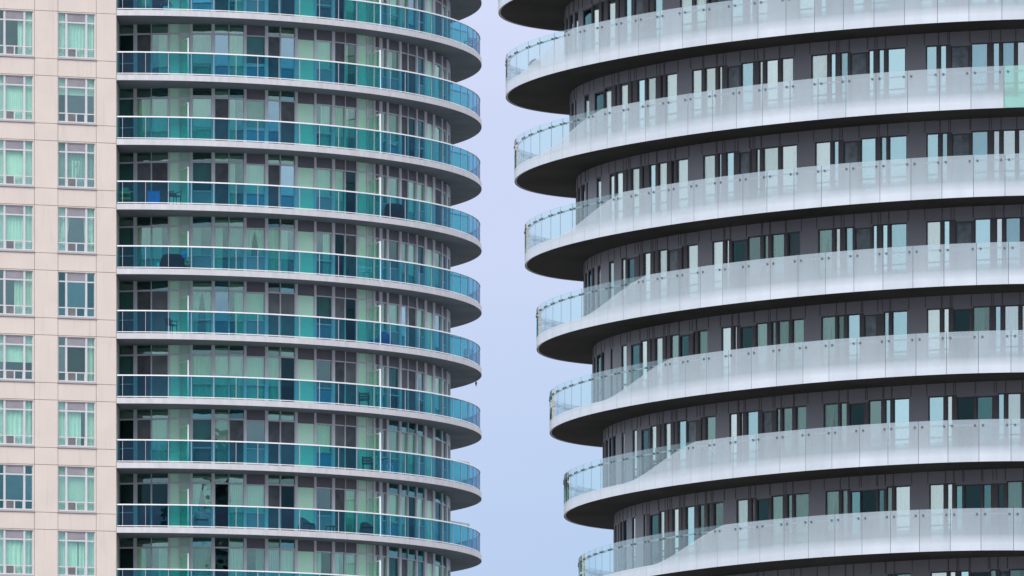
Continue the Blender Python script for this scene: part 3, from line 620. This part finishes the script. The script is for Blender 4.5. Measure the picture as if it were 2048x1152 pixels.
for j in range(-1, 10):
    z = ZL(j); zt_ = z + .253
    # slab polygon: arc then straight back
    n = 150; tt = [T233 + (t_back - T233) * i / n for i in range(n + 1)]
    ring = [ept(EL, t) for t in tt]
    mb = MB(); mb.poly([(x, y, z) for x, y in reversed(ring)]); fl2 = MB(); fl2.poly([(x, y, zt_) for x, y in ring])
    for i in range(n): mb.quad((*ring[i], z), (*ring[i + 1], z), (*ring[i + 1], zt_), (*ring[i], zt_))
    mb.quad((*ring[-1], z), (*ring[0], z), (*ring[0], zt_), (*ring[-1], zt_))
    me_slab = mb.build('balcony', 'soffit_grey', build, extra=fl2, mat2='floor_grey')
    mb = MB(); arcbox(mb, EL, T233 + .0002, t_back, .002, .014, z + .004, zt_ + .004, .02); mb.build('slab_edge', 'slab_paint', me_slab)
    # railing
    rl = MB(); s0 = AL.s_of_t(T233) + .02; s1 = AL.s_of_t(t_back) - .2
    arcbox(rl, EL, AL.t_of_s(s0), AL.t_of_s(s1), -.11, -.045, zt_ + .995, zt_ + 1.05, .02)
    arcbox(rl, EL, AL.t_of_s(s0), AL.t_of_s(s1), -.10, -.06, zt_ + .055, zt_ + .085, .02)
    sp0 = AL.s_of_t(tL(245)); S = [s0] + [sp0 + 1.035 * i for i in range(60) if sp0 + 1.035 * i < s1] + [s1]
    bl = MB()
    for s in S[1:-1]:
        arcbox(bl, EL, AL.t_of_s(s - .008), AL.t_of_s(s + .008), -.10, -.058, zt_ + .0, zt_ + .995, 1)
    rl.build('railing', 'rail_white', me_slab, extra=bl, mat2='louvre_grey')
    for a, b in zip(S[:-1], S[1:]):
        p = MB(); arcbox(p, EL, AL.t_of_s(a + .016), AL.t_of_s(b - .016), -.084, -.074, zt_ + .088, zt_ + .993, .02)
        c0, c1 = ept(EL, AL.t_of_s(a)), ept(EL, AL.t_of_s(b)); u0, u1 = 1024 + F * c0[0] / c0[1], 1024 + F * c1[0] / c1[1]
        v = VH - F * (zt_ + .5 - CH) / c0[1]
        panelsL.append(((u1 - u0) if u1 > u0 and -20 < v < 1170 else 0, p, me_slab))
    # privacy screens
    for (ua, ub) in ((360.5, 376.5), (737.5, 760.5)):
        ax, ay = ept(EI, tI(ua), .01)
        mB = (ub - 1024) / F
        bt = tL(ub); bx, by = ept(EL, bt); by2 = ay - 1.35; bx2 = mB * by2
        mb = MB()
        d = Vector((bx2 - ax, by2 - ay, 0)); L = d.length; d.normalize(); nn = Vector((-d.y, d.x, 0))
        def sbox(m, a, b, w_, z0, z1):
            P = []
            for zz in (z0, z1):
                for q, o in ((a, -w_), (b, -w_), (b, w_), (a, w_)): P.append((ax + d.x * q + nn.x * o, ay + d.y * q + nn.y * o, zz))
            m.hexa(P)
        sbox(mb, L - .06, L, .03, zt_, zt_ + 1.82); sbox(mb, 0, L - .06, .018, zt_ + 1.78, zt_ + 1.82)
        so_ = mb.build('privacy_screen', 'rail_white', me_slab)
        mb = MB(); sbox(mb, .01, L - .06, .006, zt_ + .08, zt_ + 1.78); mb.build('screen_pane', 'screen_glass', so_)
    # screen at the far side of the tip, seen over the railing
    ax, ay = ept(EI, tip_t + .12, .01); bx, by = ept(EL, unwrap(t_of_u(EL, 943, False), fl + 1.5), -.12)
    mb = MB(); d = Vector((bx - ax, by - ay, 0)); L = d.length; d.normalize(); nn = Vector((-d.y, d.x, 0))
    def sbox2(m, a, b, w_, z0, z1):
        P = []
        for zz in (z0, z1):
            for q, o in ((a, -w_), (b, -w_), (b, w_), (a, w_)): P.append((ax + d.x * q + nn.x * o, ay + d.y * q + nn.y * o, zz))
        m.hexa(P)
    sbox2(mb, L - .07, L, .03, zt_, zt_ + 1.82); sbox2(mb, 0, L - .07, .02, zt_ + 1.76, zt_ + 1.82)
    so_ = mb.build('privacy_screen', 'frame_grey', me_slab)
    mb = MB(); sbox2(mb, .01, L - .07, .006, zt_ + .08, zt_ + 1.76); mb.build('screen_pane', 'screen_glass', so_)
    if j > 8: continue
    # storey below this slab: wall curve EI
    z1 = z; z0 = ZL(j + 1) + .253
    fr_l = MB(); spn = MB(); 
    # posts between bays
    B = [(tI(a), tI(b), kd, a, b) for a, b, kd in BAYS if t_of_u(EI, b) is not None]
    prev = tI(234.5) - .5
    posts = MB()
    for ta, tb, kd, a, b in B:
        if ta - prev > .0001: arcbox(posts, EI, prev, ta, -.12, .03 if kd not in 'ml' else .012, z0, z1)
        prev = tb
    arcbox(posts, EI, prev, prev + .02, -.12, .03, z0, z1)
    wall_o = posts.build('mullion_wall', 'frame_grey', build)
    # rest of the wall round the tip
    mb = MB(); tq = prev + .02; kq = 0
    while tq < tip_t + 1.6:
        arcbox(mb, EI, tq, tq + .012, -.12, .02, z0, z1); 
        pz = MB(); arcbox(pz, EI, tq + .012, tq + .085, -.06, -.05, z0 + .05, z1 - .5); pz.build('pane', 'pane_green', wall_o)
        arcbox(mb, EI, tq + .012, tq + .085, -.1, .01, z1 - .5, z1)
        tq += .085
    arcbox(mb, EI, tq, tq + 1.0, -.12, .02, z0, z1, .06)
    mb.build('corner_wall', 'frame_grey', wall_o)
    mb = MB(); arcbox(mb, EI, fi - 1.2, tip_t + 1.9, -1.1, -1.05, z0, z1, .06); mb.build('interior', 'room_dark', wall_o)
    TR = z1 - .40; TB = z1 - .47          # transom band
    SP = z1 - .50
    i = 0
    while i < len(B):
        ta, tb, kd, a, b = B[i]
        grp = [B[i]]
        if kd in 'DS' and i + 1 < len(B) and B[i + 1][2] == kd: grp.append(B[i + 1])
        i += len(grp)
        if kd in 'lmL':
            p = MB(); top = SP if kd == 'L' else z1 - .002
            if kd != 'L':
                arcbox(p, EI, ta, tb, -.05, -.03, z0, TB); q = MB(); arcbox(q, EI, ta, tb, -.03, .0, TB, TR); arcbox(p, EI, ta, tb, -.05, -.03, TR, top)
                o = p.build('glass_lining', 'lite_green' if kd == 'l' else 'lite_green_dim', build); q.build('transom_bar', 'frame_grey', o)
            else:
                arcbox(p, EI, ta, tb, -.05, -.03, z0, top); o = p.build('glass_lining', 'lite_green', build)
                q = MB(); arcbox(q, EI, ta, tb, -.04, .0, SP, z1); q.build('spandrel', 'spandrel_dark', o)
            continue
        fr = MB(); isd = kd in 'DS'
        top = TB if kd in 'wD' else SP
        for (ta, tb, k2, a, b) in grp:
            sa, sb = AI.s_of_t(ta), AI.s_of_t(tb); fw = .022 if isd else .01
            for x0, x1 in ((sa, sa + fw), (sb - fw, sb)): arcbox(fr, EI, AI.t_of_s(x0), AI.t_of_s(x1), -.09, -.01, z0 + .1, top)
            arcbox(fr, EI, ta, tb, -.09, -.01, z0, z0 + .1); arcbox(fr, EI, ta, tb, -.10, 0, top, top + (.07 if kd in 'wD' else .05))
            if not isd: arcbox(fr, EI, AI.t_of_s(sa + fw), AI.t_of_s(sb - fw), -.085, -.015, z0 + .88, z0 + .93)
        fo = fr.build('sliding_door' if isd else 'window', 'frame_grey', build)
        if kd in 'wD':
            for (ta, tb, k2, a, b) in grp:
                p = MB(); arcbox(p, EI, ta, tb, -.06, -.05, TR, z1 - .002); lit = random.random()
                p.build('transom_pane', 'pane_green' if lit < .6 and a > 300 else ('pane_teal' if lit > .8 else 'pane_mid'), fo)
                if lit < .5:
                    c = MB(); arcbox(c, EI, ta, tb, -.2, -.19, TR + .05, z1 - .1); c.build('blind', 'curtain_grey' if a > 300 else 'curtain_dim', fo)
        else:
            for (ta, tb, k2, a, b) in grp:
                p = MB(); arcbox(p, EI, ta, tb, -.05, -.02, SP + .05, z1 - .002)
                if j >= 6 and a > 770: p.build('transom_pane', 'pane_teal', fo)
                else: p.build('spandrel', 'spandrel_dark', fo)
        for gi, (ta, tb, k2, a, b) in enumerate(grp):
            sa, sb = AI.s_of_t(ta), AI.s_of_t(tb); fw = .022 if isd else .01
            pa, pb = AI.t_of_s(sa + fw), AI.t_of_s(sb - fw)
            pm, cm, scr = pick(kd, a)
            if scr:
                p = MB(); arcbox(p, EI, pa, pb, -.03, -.026, z0 + .1, top); p.build('insect_screen', random.choice(['screen_mesh', 'screen_mesh', 'screen_mesh_light']), fo)
                continue
            lowp = (not isd) and a > 300
            p = MB(); arcbox(p, EI, pa, pb, -.06, -.05, z0 + (.93 if lowp else .1), top); p.build('pane', pm, fo)
            if lowp:
                p = MB(); arcbox(p, EI, pa, pb, -.06, -.05, z0 + .1, z0 + .88)
                p.build('lower_pane', random.choice(['lower_grey', 'lower_grey', 'pane_blue', pm]), fo)
            if cm:
                c = MB(); cc = cm
                if cm == 'part':
                    cc = 'curtain_white'
                    curtain(c, EI, pa, AI.t_of_s(sa + (sb - sa) * .5), -.18, z0 + .1, top, AI, .02, .1, (0, .55)); curtain(c, EI, AI.t_of_s(sa + (sb - sa) * .5), pb, -.18, z0 + .1, top, AI, .02, .1, (1, .55))
                else:
                    fr_ = random.choice([1, 1, 1, .6, .45]) if cm != 'curtain_dim' else 1
                    q0, q1 = (sa, sa + (sb - sa) * fr_) if random.random() < .5 else (sb - (sb - sa) * fr_, sb)
                    curtain(c, EI, AI.t_of_s(q0), AI.t_of_s(q1), -.18, z0 + .1, top, AI, random.choice([.006, .02, .03]), random.choice([.1, .13, .2]))
                c.build('curtain', cc, fo, True)
panelsL.sort(key=lambda q: -q[0])
for wd, p, slab in panelsL[:100]: p.build('glass_panel', 'balcony_glass', slab)
rest = MB()
for wd, p, slab in panelsL[100:]:
    i = len(rest.v); rest.v += p.v; rest.uv += p.uv; rest.f += [tuple(q + i for q in f) for f in p.f]
ro = rest.build('glass_panels', 'balcony_glass', build); ro['kind'] = 'stuff'
# lower storeys down to the street, one plain drum (below the picture)
mb = MB(); arcbox(mb, EI, fi - 1.2, tip_t + 1.9, -.3, 0, 0, ZL(9), .06); mb.build('lower_drum', 'frame_grey', build)
# ================================================================ BALCONY FURNITURE
solid('plastic_lime', (.22, .55, .06), .4); solid('plastic_green', (.02, .30, .16), .4)
solid('paint_blue', (.01, .30, .72), .4); solid('paint_blue_dark', (.01, .22, .55), .4)
solid('wicker_dark', (.10, .095, .10), .8, .2, 20); solid('wicker_grey', (.24, .23, .25), .8, .2, 20)
solid('cloth_black', (.012, .012, .016), .85, .2); solid('metal_white', (.75, .75, .75), .4); solid('metal_black', (.03, .03, .035), .4)
solid('fabric_blue', (.03, .13, .36), .8, .15, 4); solid('wood_red', (.32, .13, .10), .6); solid('leaf_dark', (.03, .09, .04), .6, .3, 20)
solid('petal_pink', (.75, .12, .35), .6); solid('petal_white', (.8, .75, .75), .6); solid('terracotta', (.35, .13, .07), .8); solid('rubber', (.02, .02, .02), .7)
solid('brown_frame', (.12, .07, .06), .6)
ROT = 0
def spot(side, f, u, inset):
    E = EL if side == 'L' else ER(f); t = tL(u) if side == 'L' else unwrap(t_of_u(E, u), tfront(E))
    for _ in range(30):      # slide along the curve until the inset point stands in the wanted direction
        x, y = ept(E, t, -inset); t += ((u - 1024) / F * y - x) / max(.5, math.hypot(*[a - b for a, b in zip(ept(E, t + .5), ept(E, t - .5))])) * .7
    q0, q1 = ept(E, t), ept(E, t, 1); global ROT; ROT = math.atan2(q1[1] - q0[1], q1[0] - q0[0]) + math.pi / 2
    return (x, y, (ZL(f) + .257) if side == 'L' else ZR(f) + .204)
class Local(MB):
    """mesh in a thing's own frame: +x right, -y towards the railing"""
    def put(s, name, mat, root, smooth=False):
        o = s.build(name, mat, None, smooth); o.parent = root; return o
def thing(name, label, cat, loc, rz=0, group=None):
    o = empty(name, label, cat, loc, group); o.rotation_euler = (0, 0, rz + ROT); return o
def chair(loc, rz, label, mat, w=.5, h=.85, style='slats', name='balcony_chair', fmat=None, group=None):
    r = thing(name, label, 'chair', loc, rz, group); fmat = fmat or mat
    m = Local(); m.box((0, 0, .43), w, w * .9, .04); m.put('seat', mat, r)
    m = Local()
    if style == 'slats':
        for i in range(4): m.box((0, w * .43 + .02 * i, .5 + (h - .52) * (i + .5) / 4), w * .94, .02, (h - .5) / 7)
        for s in (-1, 1): m.box((s * w * .46, w * .45, (h + .43) / 2), .03, .03, h - .43, tilt=.15)
    else: m.box((0, w * .45, (h + .43) / 2), w, .06, h - .43, tilt=.2)
    m.put('backrest', mat, r)
    for sx in (-1, 1):
        for sy in (-1, 1):
            l = Local(); l.cyl((sx * w * .47, sy * w * .42, 0), (sx * w * .42, sy * w * .38, .42), .018, 8); l.put('leg', fmat, r)
        a = Local(); a.box((sx * w * .5, -.02, .63), .045, w * .85, .03); a.cyl((sx * w * .5, -w * .38, .43), (sx * w * .5, -w * .38, .62), .015, 8); a.put('armrest', fmat, r)
    return r
def lounge(loc, rz, label, mat, w=.68, h=.72, group=None):
    r = thing('armchair', label, 'armchair', loc, rz, group)
    m = Local(); m.box((0, -.02, .2), w * .8, .62, .32); m.put('seat', mat, r)
    m = Local(); n = 12   # rounded back shell
    for i in range(n):
        a0, a1 = math.pi * i / n, math.pi * (i + 1) / n
        for (q0, q1) in ((a0, a1),):
            P = []
            for z in (.05, 1):
                for (q, rr) in ((q0, .5), (q1, .5), (q1, .42), (q0, .42)):
                    top = h * (.72 + .28 * math.sin(q)); zz = .05 if z == .05 else top
                    P.append((math.cos(q) * w * rr, math.sin(q) * w * rr * .9, zz))
            m.hexa(P)
    m.put('backrest', mat, r)
    m = Local(); m.box((0, -.02, .4), w * .74, .55, .08); m.put('cushion', 'cloth_black', r)
    return r
def blob(m, c, rx, ry, rz_, n=10, k=7, jit=.06, flat=.25):
    random.seed(int(c[0] * 100 + rx * 1000)); V = []
    for j in range(k + 1):
        ph = (math.pi / 2) * j / k; row = []
        for i in range(n):
            a = 2 * math.pi * i / n; q = 1 + random.uniform(-jit, jit)
            row.append((c[0] + rx * q * math.copysign(abs(math.cos(a)) ** .6, math.cos(a)) * max(.0, math.cos(ph)) ** flat, c[1] + ry * q * math.copysign(abs(math.sin(a)) ** .6, math.sin(a)) * math.cos(ph) ** flat if j < k else c[1], c[2] + rz_ * math.sin(ph)))
        V.append(row)
    for j in range(k):
        for i in range(n): m.quad(V[j][i], V[j][(i + 1) % n], V[j + 1][(i + 1) % n], V[j + 1][i])
# blue cupboard, lime stand, folding chair on the fourth visible balcony from the top
r = thing('storage_cabinet', 'bright blue plastic storage cabinet with two doors behind the teal glass', 'cabinet', spot('L', 3, 307, .5))
m = Local(); m.box((0, 0, .31), .56, .38, .56); m.box((0, 0, .605), .6, .42, .03); m.box((0, 0, .015), .52, .34, .03); m.put('body', 'paint_blue', r)
for s in (-1, 1):
    d = Local(); d.box((s * .137, -.198, .31), .262, .014, .5); do = d.put('door', 'paint_blue', r); h = Local(); h.box((s * .03, -.212, .34), .015, .014, .12); h.put('handle', 'plastic_green', do) if False else h.put('handle', 'paint_blue_dark', r)
r = thing('plant_stand', 'lime green two-tier plastic stand in the corner beside the beige wall', 'stand', spot('L', 3, 251, .5))
for z in (.28, .53):
    m = Local(); m.box((0, 0, z), .46, .3, .035); m.box((0, -.15, z + .015), .47, .012, .05); m.put('shelf', 'plastic_lime', r)
for sx in (-1, 1):
    for sy in (-1, 1): l = Local(); l.cyl((sx * .14, sy * .1, 0), (sx * .2, sy * .12, .7), .014, 8); l.put('leg', 'plastic_green', r)
m = Local(); m.box((0, .05, .66), .26, .2, .22); m.put('crate', 'plastic_green', r)
chair(spot('L', 3, 350, .55), .5, 'brown folding chair right of the bright blue cabinet', 'brown_frame', .44, .62, 'panel', 'folding_chair')
r = thing('covered_table', 'large black fabric cover over furniture right of the white screen post', 'cover', spot('L', 3, 789, .75))
m = Local(); blob(m, (0, 0, 0), .5, .35, .82, 20, 8, .03, .15); m.put('cover', 'cloth_black', r, True); m = Local(); 
for sx in (-1, 1):
    for sy in (-1, 1): m.cyl((sx * .36, sy * .24, -.0), (sx * .36, sy * .24, .1), .02, 8)
m.put('feet', 'metal_black', r)
r = thing('barbecue', 'barbecue under a bulky black cover, with a white canister beside it', 'barbecue', spot('L', 4, 345, .7))
m = Local(); blob(m, (0, 0, .03), .56, .32, .72, 24, 9, .05, .3); m.put('cover', 'cloth_black', r, True)
m = Local(); m.cyl((-.3, 0, 0), (-.3, 0, .06), .05, 12); m.cyl((.3, 0, 0), (.3, 0, .06), .05, 12); m.put('wheels', 'rubber', r)
r = thing('canister', 'small white canister left of the black covered barbecue', 'canister', spot('L', 4, 316, .35))
m = Local(); m.cyl((0, 0, 0), (0, 0, .28), .06, 14); m.cyl((0, 0, .28), (0, 0, .33), .06, 14, .03); m.put('body', 'metal_white', r, True); m = Local(); m.cyl((0, 0, .33), (0, 0, .36), .032, 10); m.put('cap', 'paint_blue', r)
r = thing('potted_plant', 'dark leafy pot plant right of the black covered barbecue', 'plant', spot('L', 4, 375, .6))
m = Local(); m.cyl((0, 0, 0), (0, 0, .22), .11, 14, .15); m.put('pot', 'terracotta', r, True)
random.seed(5); m = Local()
for i in range(140):
    a, e_ = random.uniform(0, 6.28), random.uniform(.1, 1.4); L = random.uniform(.15, .42); c = Vector((0, 0, .24)) + Vector((math.cos(a) * math.cos(e_), math.sin(a) * math.cos(e_), math.sin(e_))) * L
    d = Vector((random.uniform(-1, 1), random.uniform(-1, 1), random.uniform(-.6, .6))).normalized(); s_ = d.cross(Vector((0, 0, 1))).normalized() * .022
    m.quad(tuple(c - d * .05), tuple(c + s_), tuple(c + d * .06), tuple(c - s_))
m.put('foliage', 'leaf_dark', r)
r = thing('cloth_bag', 'blue cloth bag on the balcony above the dark leafy plant', 'bag', tuple(Vector(spot('L', 4, 368.5, .42)) + Vector((0, 0, .55))))
m = Local(); blob(m, (0, 0, 0), .1, .07, .28, 12, 8, .08, .5); m.put('body', 'paint_blue', r, True); m = Local(); m.cyl((-.05, 0, .24), (0, -.02, .42), .008, 6); m.cyl((.05, 0, .24), (0, -.02, .42), .008, 6); m.put('strap', 'paint_blue_dark', r)
chair(spot('L', 4, 731, .6), .3, 'pale slatted chair on the balcony left of a white screen post', 'metal_white', .45, .76, 'slats')
chair(spot('L', 5, 343, .55), .9, 'dark chair turned sideways in front of bright turquoise glass', 'metal_black', .42, .78, 'panel')
r = thing('beanbag', 'deep blue beanbag slumped behind the glass below a white screen post', 'beanbag', spot('L', 5, 768, .7))
m = Local(); blob(m, (0, 0, 0), .34, .3, .72, 18, 9, .08, .8); m.put('body', 'fabric_blue', r, True); m = Local(); blob(m, (-.55, 0, 0), .4, .28, .34, 18, 7, .08, .6); m.put('footrest', 'fabric_blue', r, True)
lounge(spot('L', 8, 402, .75), 0, 'grey rounded armchair furthest from the others on the lowest full balcony', 'wicker_grey', .74, .78, 'rounded armchairs on one balcony')
lounge(spot('L', 8, 613, .75), .5, 'dark rounded armchair left of the low red-brown table', 'wicker_dark', .62, .72, 'rounded armchairs on one balcony')
lounge(spot('L', 8, 733, .75), -.4, 'dark rounded armchair right of the low red-brown table, near a white screen post', 'wicker_dark', .60, .70, 'rounded armchairs on one balcony')
r = thing('low_table', 'low red-brown table between two dark armchairs', 'table', spot('L', 8, 664, .7))
m = Local(); m.box((0, 0, .36), .5, .45, .04); m.put('tabletop', 'wood_red', r)
for sx in (-1, 1):
    for sy in (-1, 1): l = Local(); l.box((sx * .21, sy * .18, .17), .04, .04, .34); l.put('leg', 'wood_red', r)
chair(spot('L', 7, 735, .7), -.6, 'dark balcony chair left of the parked bicycle', 'metal_black', .45, .8, 'slats')
r = thing('bicycle', 'small bicycle parked behind teal glass right of a dark chair', 'bicycle', spot('L', 7, 768, .8), .1)
def wheel(cx, name='wheel'):
    m = Local(); n = 20
    for i in range(n):
        a0, a1 = 2 * math.pi * i / n, 2 * math.pi * (i + 1) / n
        m.cyl((cx + .27 * math.cos(a0), 0, .28 + .27 * math.sin(a0)), (cx + .27 * math.cos(a1), 0, .28 + .27 * math.sin(a1)), .016, 6)
    for i in range(8): a = 2 * math.pi * i / 8; m.cyl((cx, 0, .28), (cx + .27 * math.cos(a), 0, .28 + .27 * math.sin(a)), .003, 4)
    m.put('wheel', 'metal_white', r)
wheel(-.42); wheel(.42)
m = Local()
for a, b in (((-.42, 0, .28), (-.12, 0, .62)), ((-.42, 0, .28), (-.05, 0, .27)), ((-.05, 0, .27), (-.14, 0, .68)), ((-.05, 0, .27), (.3, 0, .64)), ((-.12, 0, .62), (.3, 0, .64)), ((.42, 0, .28), (.28, 0, .76))): m.cyl(a, b, .016, 8)
m.put('frame', 'paint_blue', r)
m = Local(); m.box((-.15, 0, .7), .2, .09, .035); m.put('saddle', 'rubber', r); m = Local(); m.cyl((.27, -.2, .78), (.27, .2, .78), .013, 8); m.put('handlebar', 'metal_black', r)
r = thing('flower_pot', 'pot of pink and white flowers at the top edge behind teal glass', 'flowers', spot('L', 0, 333, .4))
m = Local(); m.cyl((0, 0, 0), (0, 0, .22), .12, 14, .16); m.put('pot', 'petal_white', r, True)
for nm, mt, cnt in (('foliage', 'leaf_dark', 60), ('blossom', 'petal_pink', 70), ('white_blossom', 'petal_white', 40)):
    m = Local()
    for i in range(cnt):
        a, e_ = random.uniform(0, 6.28), random.uniform(0, 1.5); c = Vector((math.cos(a) * math.cos(e_) * .3, math.sin(a) * math.cos(e_) * .16, .24 + math.sin(e_) * .24)) * random.uniform(.85, 1.05)
        d = Vector((random.uniform(-1, 1), random.uniform(-1, 1), random.uniform(-.6, .6))).normalized(); s_ = d.cross(Vector((0, 0, 1))).normalized() * .03
        m.quad(tuple(c - d * .035), tuple(c + s_), tuple(c + d * .035), tuple(c - s_))
    m.put(nm, mt, r)
chair(spot('L', 0, 941, .45), 2.2, 'dark chair behind the pale end glass of the highest balcony tip', 'metal_black', .42, .8, 'slats')
chair(spot('L', 5, 938, .5), 1.6, 'white chair behind the end glass of the balcony above the hanging ornament', 'metal_white', .42, .8, 'slats')
# pointed ornament under the rounded tip
ox, oy = ept(EL, unwrap(t_of_u(EL, 957.2, False), fl + 1.5), -.12); r = thing('hanging_ornament', 'small dark pointed ornament hanging under a rounded balcony tip', 'ornament', (ox, oy, ZL(5) - .34))
m = Local(); m.cyl((0, 0, 0), (0, 0, .18), .004, 8, .05); m.cyl((0, 0, .18), (.02, 0, .27), .05, 8, .012); m.put('body', 'metal_black', r); m = Local(); m.cyl((.02, 0, .26), (.02, 0, .345), .012, 6); m.put('cord', 'metal_black', r)
# right tower
r = thing('kettle_barbecue', 'round kettle barbecue seen through clear glass on the upper oval balcony', 'barbecue', spot('R', 0, 1070, .6))
m = Local(); n = 16; V = []
for j in range(9):
    ph = -math.pi / 2 + math.pi * j / 8; V.append([(.29 * math.cos(ph) * math.cos(6.283 * i / n), .29 * math.cos(ph) * math.sin(6.283 * i / n), .72 + .24 * math.sin(ph)) for i in range(n)])
for j in range(8):
    for i in range(n): m.quad(V[j][i], V[j][(i + 1) % n], V[j + 1][(i + 1) % n], V[j + 1][i])
r.scale = (.76, .76, .76); m.put('bowl', 'metal_black', r, True)
for a in (0, 2.09, 4.19): l = Local(); l.cyl((.3 * math.cos(a), .3 * math.sin(a), 0), (.15 * math.cos(a), .15 * math.sin(a), .55), .015, 8); l.put('leg', 'handrail_steel', r)
m = Local(); m.cyl((-.06, 0, .99), (.06, 0, .99), .012, 8); m.cyl((-.06, 0, .95), (-.06, 0, .99), .01, 6); m.cyl((.06, 0, .95), (.06, 0, .99), .01, 6); m.put('handle', 'metal_black', r)
r = thing('round_table', 'small round metal table behind the clear wave of glass', 'table', spot('R', 5, 1335, .8))
m = Local(); m.cyl((0, 0, .82), (0, 0, .85), .36, 20); m.put('tabletop', 'metal_black', r)
for a in (.3, 2.39, 4.49): l = Local(); l.cyl((.28 * math.cos(a), .28 * math.sin(a), 0), (-.2 * math.cos(a), -.2 * math.sin(a), .82), .014, 8); l.put('leg', 'metal_black', r)
chair(spot('R', 5, 1312, .8), .6, 'black slatted chair left of the small round metal table', 'metal_black', .46, .95, 'slats')
chair(spot('R', 4, 1304, .8), -.5, 'black slatted chair alone behind the clear wave of glass', 'metal_black', .46, .98, 'slats')

chair(spot('L', 6, 728, .8), -.7, 'dark slatted chair on the balcony just under the one with the blue beanbag', 'metal_black', .46, .82, 'slats')
